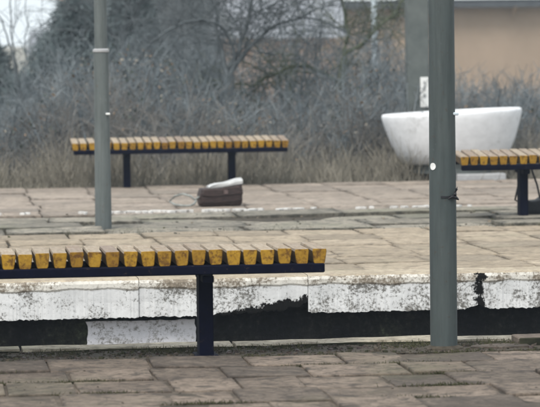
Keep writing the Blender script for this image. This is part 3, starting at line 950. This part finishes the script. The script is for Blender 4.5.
# dry grass fringe
n = 9000
y = 24.95 + rng.gamma(1.6, .45, n); x = rng.uniform(-.8, 7.2, n) * y / 26
clump = .5 + .5 * np.sin(x * 3.1 + 1) * np.sin(x * 7.7 + y)
P0 = np.stack([x, y, np.full(n, -.08)], 1)
D = np.stack([rng.normal(0, .28, n), rng.normal(0, .28, n), np.ones(n)], 1)
hgt = rng.uniform(.08, .30, n) + clump * rng.uniform(0, .42, n)
gr = grow(P0, D, hgt, 4, .16, .05)
V, F = tubes(gr, taper(gr, .0036, .0010), 3)
o = link("dry_grass", mesh("dry_grass", V, F, [M_straw])); o["kind"] = "stuff"
tag(o, "pale dry grass fringing the back of the far platform", "grass")

# bare trees one can tell apart
def bare_tree(label, loc, trunk_pts, trunk_r, limbs, mat, n_br=10, n_tw=9, blen=(.4, .9), tlen=(.15, .45), droop=.04, name="bare_tree"):
    t = thing(name, label, "tree", loc)
    mb = MB(); mb.tube(trunk_pts, trunk_r, 9)
    link("trunk", mb.mesh("trunk", [mat], True), t)
    parts = []
    for pts, ra, rb in limbs:
        # resample each limb through its points with a little wobble
        pts = np.asarray(pts, float)
        tt = np.linspace(0, len(pts) - 1, 12)
        P = np.stack([np.interp(tt, range(len(pts)), pts[:, c]) for c in range(3)], 1)
        P[1:-1] = (P[:-2] + P[1:-1] * 2 + P[2:]) / 4
        P[1:] += rng.normal(0, .012, P[1:].shape)
        P = P[None]
        parts.append(tubes(P, taper(P, ra, rb), 6))
        br = sprout(P, n_br, .15, 1.0, blen[0], blen[1], .25, 5, .16, droop)
        parts.append(tubes(br, taper(br, rb * .75, .003), 4))
        tw = sprout(br, n_tw, .1, 1.0, tlen[0], tlen[1], .1, 4, .2, droop)
        parts.append(tubes(tw, taper(tw, .0035, .0018), 3))
        tw2 = sprout(tw, 3, .2, 1.0, .08, .2, .1, 3, .2, 0)
        parts.append(tubes(tw2, taper(tw2, .0024, .0014), 3))
    V, F = join(parts)
    link("crown", mesh("crown", V, F, [mat]), t)
    return t

NB, NT = 17, 10
bare_tree("bare tree with arching crooked limbs behind the middle of the bench", (3.10, 28.6, -.25),
          [(0, 0, -.1), (.0, 0, .4), (.01, 0, .8), (.03, 0, 1.12)], [.075, .062, .058, .055],
          [([(.03, 0, 1.1), (.10, 0, 1.28), (.06, 0, 1.50), (-.15, -.1, 1.66), (-.45, -.1, 1.62), (-.75, -.15, 1.42), (-.95, -.2, 1.2)], .020, .006),
           ([(.03, 0, 1.12), (.12, .05, 1.3), (.22, .1, 1.6), (.33, .1, 2.0), (.5, .2, 2.6)], .034, .010),
           ([(.03, 0, 1.1), (.2, -.05, 1.35), (.45, -.1, 1.6), (.8, -.1, 1.68), (1.15, -.1, 1.5)], .026, .007),
           ([(.02, 0, 1.1), (-.05, .1, 1.5), (-.12, .2, 2.0), (-.3, .3, 2.6)], .028, .008)], M_bark, NB, NT)
bare_tree("mossy bare tree with low level limb in front of the brick house", (4.35, 29.6, -.3),
          [(0, 0, -.1), (-.05, 0, .5), (-.02, 0, .9), (.05, 0, 1.3)], [.06, .05, .045, .04],
          [([(-.03, 0, 1.05), (-.2, 0, 1.2), (-.5, -.1, 1.23), (-.8, -.1, 1.1), (-1.05, -.1, .92)], .03, .010),
           ([(.05, 0, 1.3), (.1, .1, 1.6), (.0, .1, 2.0), (-.2, .1, 2.5)], .028, .008),
           ([(.05, 0, 1.28), (.3, .0, 1.5), (.6, .0, 1.8), (.8, .1, 2.2)], .024, .007)], M_moss_bark, NB, NT)
bare_tree("bare tree with fine hanging twigs right of the far post", (2.25, 30.2, -.3),
          [(0, 0, -.1), (.03, 0, .6), (-.02, 0, 1.2), (.0, 0, 1.6)], [.05, .042, .038, .034],
          [([(0, 0, 1.5), (.15, 0, 1.9), (.4, 0, 2.1), (.8, 0, 1.9)], .022, .006),
           ([(0, 0, 1.3), (-.2, 0, 1.7), (-.3, 0, 2.2)], .022, .006),
           ([(0, 0, 1.6), (.05, 0, 2.0), (.1, 0, 2.6)], .022, .006)], M_bark, NB, NT)
bare_tree("slender sapling with forked top against the pale sky at left", (1.30, 31.0, -.35),
          [(0, 0, -.1), (-.02, 0, .5), (-.08, 0, 1.0), (-.14, 0, 1.45)], [.026, .022, .018, .015],
          [([(-.14, 0, 1.45), (-.24, 0, 1.75), (-.40, 0, 1.98), (-.6, 0, 2.2)], .010, .004),
           ([(-.10, 0, 1.2), (-.16, 0, 1.7), (-.18, 0, 2.4)], .011, .004),
           ([(-.05, 0, .9), (.0, 0, 1.5), (.02, 0, 2.3)], .009, .003)], M_bark, 3, 3, (.2, .45), (.1, .25), 0.0)
bare_tree("thin whippy sapling at the far left edge", (.92, 30.0, -.35),
          [(0, 0, -.1), (.02, 0, .5), (.06, 0, 1.0), (.05, 0, 1.3)], [.018, .015, .012, .010],
          [([(.05, 0, 1.3), (.02, 0, 1.7), (.05, 0, 2.3)], .008, .003),
           ([(.03, 0, .8), (-.10, 0, 1.2), (-.2, 0, 1.6)], .008, .003),
           ([(.06, 0, 1.1), (.2, 0, 1.45), (.25, 0, 2.1)], .007, .003)], M_bark, 3, 3, (.2, .45), (.1, .25), 0.0)

# evergreen whose outline falls away to the left
def evergreen(label, loc, h, w, nl, seed):
    t = thing("evergreen_tree", label, "tree", loc)
    mb = MB(); mb.tube([(0, 0, -.3), (.02, 0, h * .5), (0, 0, h * .97)], [.10, .07, .015], 8)
    link("trunk", mb.mesh("trunk", [M_bark], True), t)
    g = np.random.default_rng(seed)
    nb = 190
    zz = g.uniform(.04, 1.0, nb) * h
    a = g.uniform(0, 2 * math.pi, nb)
    rad = w * (1 - zz / h) * g.uniform(.65, 1.1, nb) + .06
    P0 = np.stack([np.zeros(nb), np.zeros(nb), zz], 1)
    D = np.stack([np.cos(a), np.sin(a), np.full(nb, .25)], 1)
    br = grow(P0, D, rad, 6, .08, .05)
    parts = [tubes(br, taper(br, .018, .004), 4)]
    k = nl // nb
    tt = g.uniform(.1, 1.02, (nb, k)) * 5
    i = np.minimum(tt.astype(int), 4); f = (tt - i)[..., None]
    q = np.arange(nb)[:, None]
    base = (br[q, i] * (1 - f) + br[q, i + 1] * f).reshape(-1, 3) + g.normal(0, .05, (nb * k, 3))
    Dn = g.normal(0, 1, (nb * k, 3)); Dn[:, 2] += .3
    Dn /= np.linalg.norm(Dn, axis=1, keepdims=True)
    nd = np.stack([base, base + Dn * g.uniform(.05, .11, (nb * k, 1)), base + Dn * g.uniform(.12, .2, (nb * k, 1))], 1)
    parts.append(tubes(nd, np.stack([np.full(len(nd), .004), np.full(len(nd), .011), np.full(len(nd), .001)], 1), 3))
    V, F = join(parts)
    link("crown", mesh("crown", V, F, [M_leaf]), t)
evergreen("dense dull green evergreen below the pinkish chimney", (2.10, 36.0, -.6), 2.16, 1.65, 34000, 5)
evergreen("broad low evergreen sloping down to the sky at far left", (1.10, 37.0, -.6), 1.62, 1.1, 14000, 6)
evergreen("evergreen half hidden behind the pale grey far post", (2.85, 37.5, -.6), 2.45, 1.2, 20000, 7)

# far-off wood, one mass
n = 2600
x = rng.uniform(7, 32, n); y = rng.uniform(95, 125, n)
P0 = np.stack([x, y, np.full(n, -1.6)], 1)
D = np.stack([rng.normal(0, .12, n), rng.normal(0, .12, n), np.ones(n)], 1)
st = grow(P0, D, rng.uniform(3.0, 6.5, n), 6, .08)
br = sprout(st, 9, .2, 1.0, .5, 1.6, .4, 4, .2)
V, F = join([tubes(st, taper(st, .05, .015), 3), tubes(br, taper(br, .022, .010), 3)])
o = link("far_wood", mesh("far_wood", V, F, [M_far])); o["kind"] = "stuff"
tag(o, "hazy grey wood far behind the thicket", "wood")

# weeds and moss in the joints of both platforms, crumbs of dirt
def weeds(name, n, xr, yr, hgt, mat, label, rad=.0016, z0=-.03):
    y = rng.uniform(*yr, n); x = rng.uniform(*xr, n)
    keep = (np.sin(x * 5.1 + 2) + np.sin(x * 13.3) + rng.normal(0, .7, n)) > .1
    x, y = x[keep], y[keep]; n = len(x)
    P0 = np.stack([x, y, np.full(n, z0)], 1)
    D = np.stack([rng.normal(0, .6, n), rng.normal(0, .6, n), np.ones(n)], 1)
    g_ = grow(P0, D, rng.uniform(*hgt, n), 3, .3, .15)
    V, F = tubes(g_, taper(g_, rad, rad * .3), 3)
    o = link(name, mesh(name, V, F, [mat])); o["kind"] = "stuff"
    tag(o, label, "weeds")
weeds("joint_weeds", 9000, (-.6, 4.0), (11.70, 11.872), (.008, .026), M_weed, "dark moss and weeds in the dirt joint along the near platform edge", .0022, -.004)
weeds("strip_weeds", 2600, (-.6, 5.6), (18.90, 19.05), (.03, .07), M_weed, "thin weeds in the gap before the grey strip of far paving")

# moss grown in some joints of the near paving
def joint_moss(n):
    r_ = rng
    row = r_.integers(0, 5, n)
    y = np.array(vrows)[row] + r_.normal(0, .006, n)
    c0 = r_.uniform(-.2, 3.6, 26); cr = r_.integers(0, 5, 26)
    pick = r_.integers(0, 26, n)
    x = c0[pick] + r_.normal(0, .07, n); y = np.array(vrows)[cr[pick]] + r_.normal(0, .007, n)
    P0 = np.stack([x, y, np.full(n, -.004)], 1)
    D = np.stack([r_.normal(0, .7, n), r_.normal(0, .7, n), np.ones(n)], 1)
    g_ = grow(P0, D, r_.uniform(.006, .018, n), 3, .3, .15)
    V, F = tubes(g_, taper(g_, .0018, .0006), 3)
    o = link("joint_moss", mesh("joint_moss", V, F, [M_weed])); o["kind"] = "stuff"
    tag(o, "small cushions of moss in joints of the near paving", "moss")
joint_moss(5000)

# crumbs of concrete, grit and leaf scraps
def crumbs(name, n, xr, yr, size, mats, label, z=0.0, pw=1.0):
    y = yr[0] + (yr[1] - yr[0]) * rng.uniform(0, 1, n) ** pw; x = rng.uniform(*xr, n)
    a = rng.uniform(0, 2 * math.pi, n); sz = size[0] + (size[1] - size[0]) * rng.uniform(0, 1, n) ** 3
    V = np.zeros((n, 8, 3)); ca, sa = np.cos(a), np.sin(a)
    for k, (cx, cy, cz) in enumerate([(-1, -1, 0), (1, -1, 0), (1, 1, 0), (-1, 1, 0), (-1, -1, 1), (1, -1, 1), (1, 1, 1), (-1, 1, 1)]):
        jx = cx * rng.uniform(.35, 1.1, n) * (.8 if cz else 1); jy = cy * rng.uniform(.3, .9, n) * (.8 if cz else 1); jz = cz * rng.uniform(.25, .9, n) - .1
        V[:, k, 0] = x + sz * (jx * ca - jy * sa); V[:, k, 1] = y + sz * (jx * sa + jy * ca); V[:, k, 2] = z + sz * jz
    b = (np.arange(n) * 8)[:, None, None]
    F = (b + np.array([[4, 5, 6, 7], [0, 1, 5, 4], [1, 2, 6, 5], [2, 3, 7, 6], [3, 0, 4, 7]])[None]).reshape(-1, 4)
    MI = np.repeat(rng.integers(0, len(mats), n), 5)
    o = link(name, mesh(name, V.reshape(-1, 3), F, mats, MI)); o["kind"] = "stuff"
    tag(o, label, "grit")
crumbs("edge_grit", 2600, (-.4, 3.8), (11.50, 11.86), (.003, .014), [M_soil, M_soil, M_mossface, M_mossface, M_near, M_near, M_bag], "crumbs and dark grit along the near platform edge", .0)
crumbs("paving_grit", 500, (-.4, 3.8), (9.6, 11.5), (.0015, .006), [M_soil, M_near, M_near], "scattered grit on the near paving", .002)
crumbs("far_grit", 500, (-.2, 5.4), (18.7, 21.2), (.003, .014), [M_soil, M_farB, M_farA, M_weed], "broken crumbs on the grey strip of far paving", .004)

# ------------------------------------------------------------------ air
mb = MB(); mb.box(-120, 160, -8, 160, -2.7, 9.0)
hz, nt, b, p = newmat("haze_air")
nt.nodes.remove(b)
pv = nt.nodes.new("ShaderNodeVolumePrincipled")
pv.inputs["Color"].default_value = (0.74, 0.87, 1.0, 1)
pv.inputs["Density"].default_value = 0.0010
nt.links.new(pv.outputs[0], nt.nodes["Material Output"].inputs["Volume"])
o = link("haze", mb.mesh("haze", [hz])); o["kind"] = "stuff"
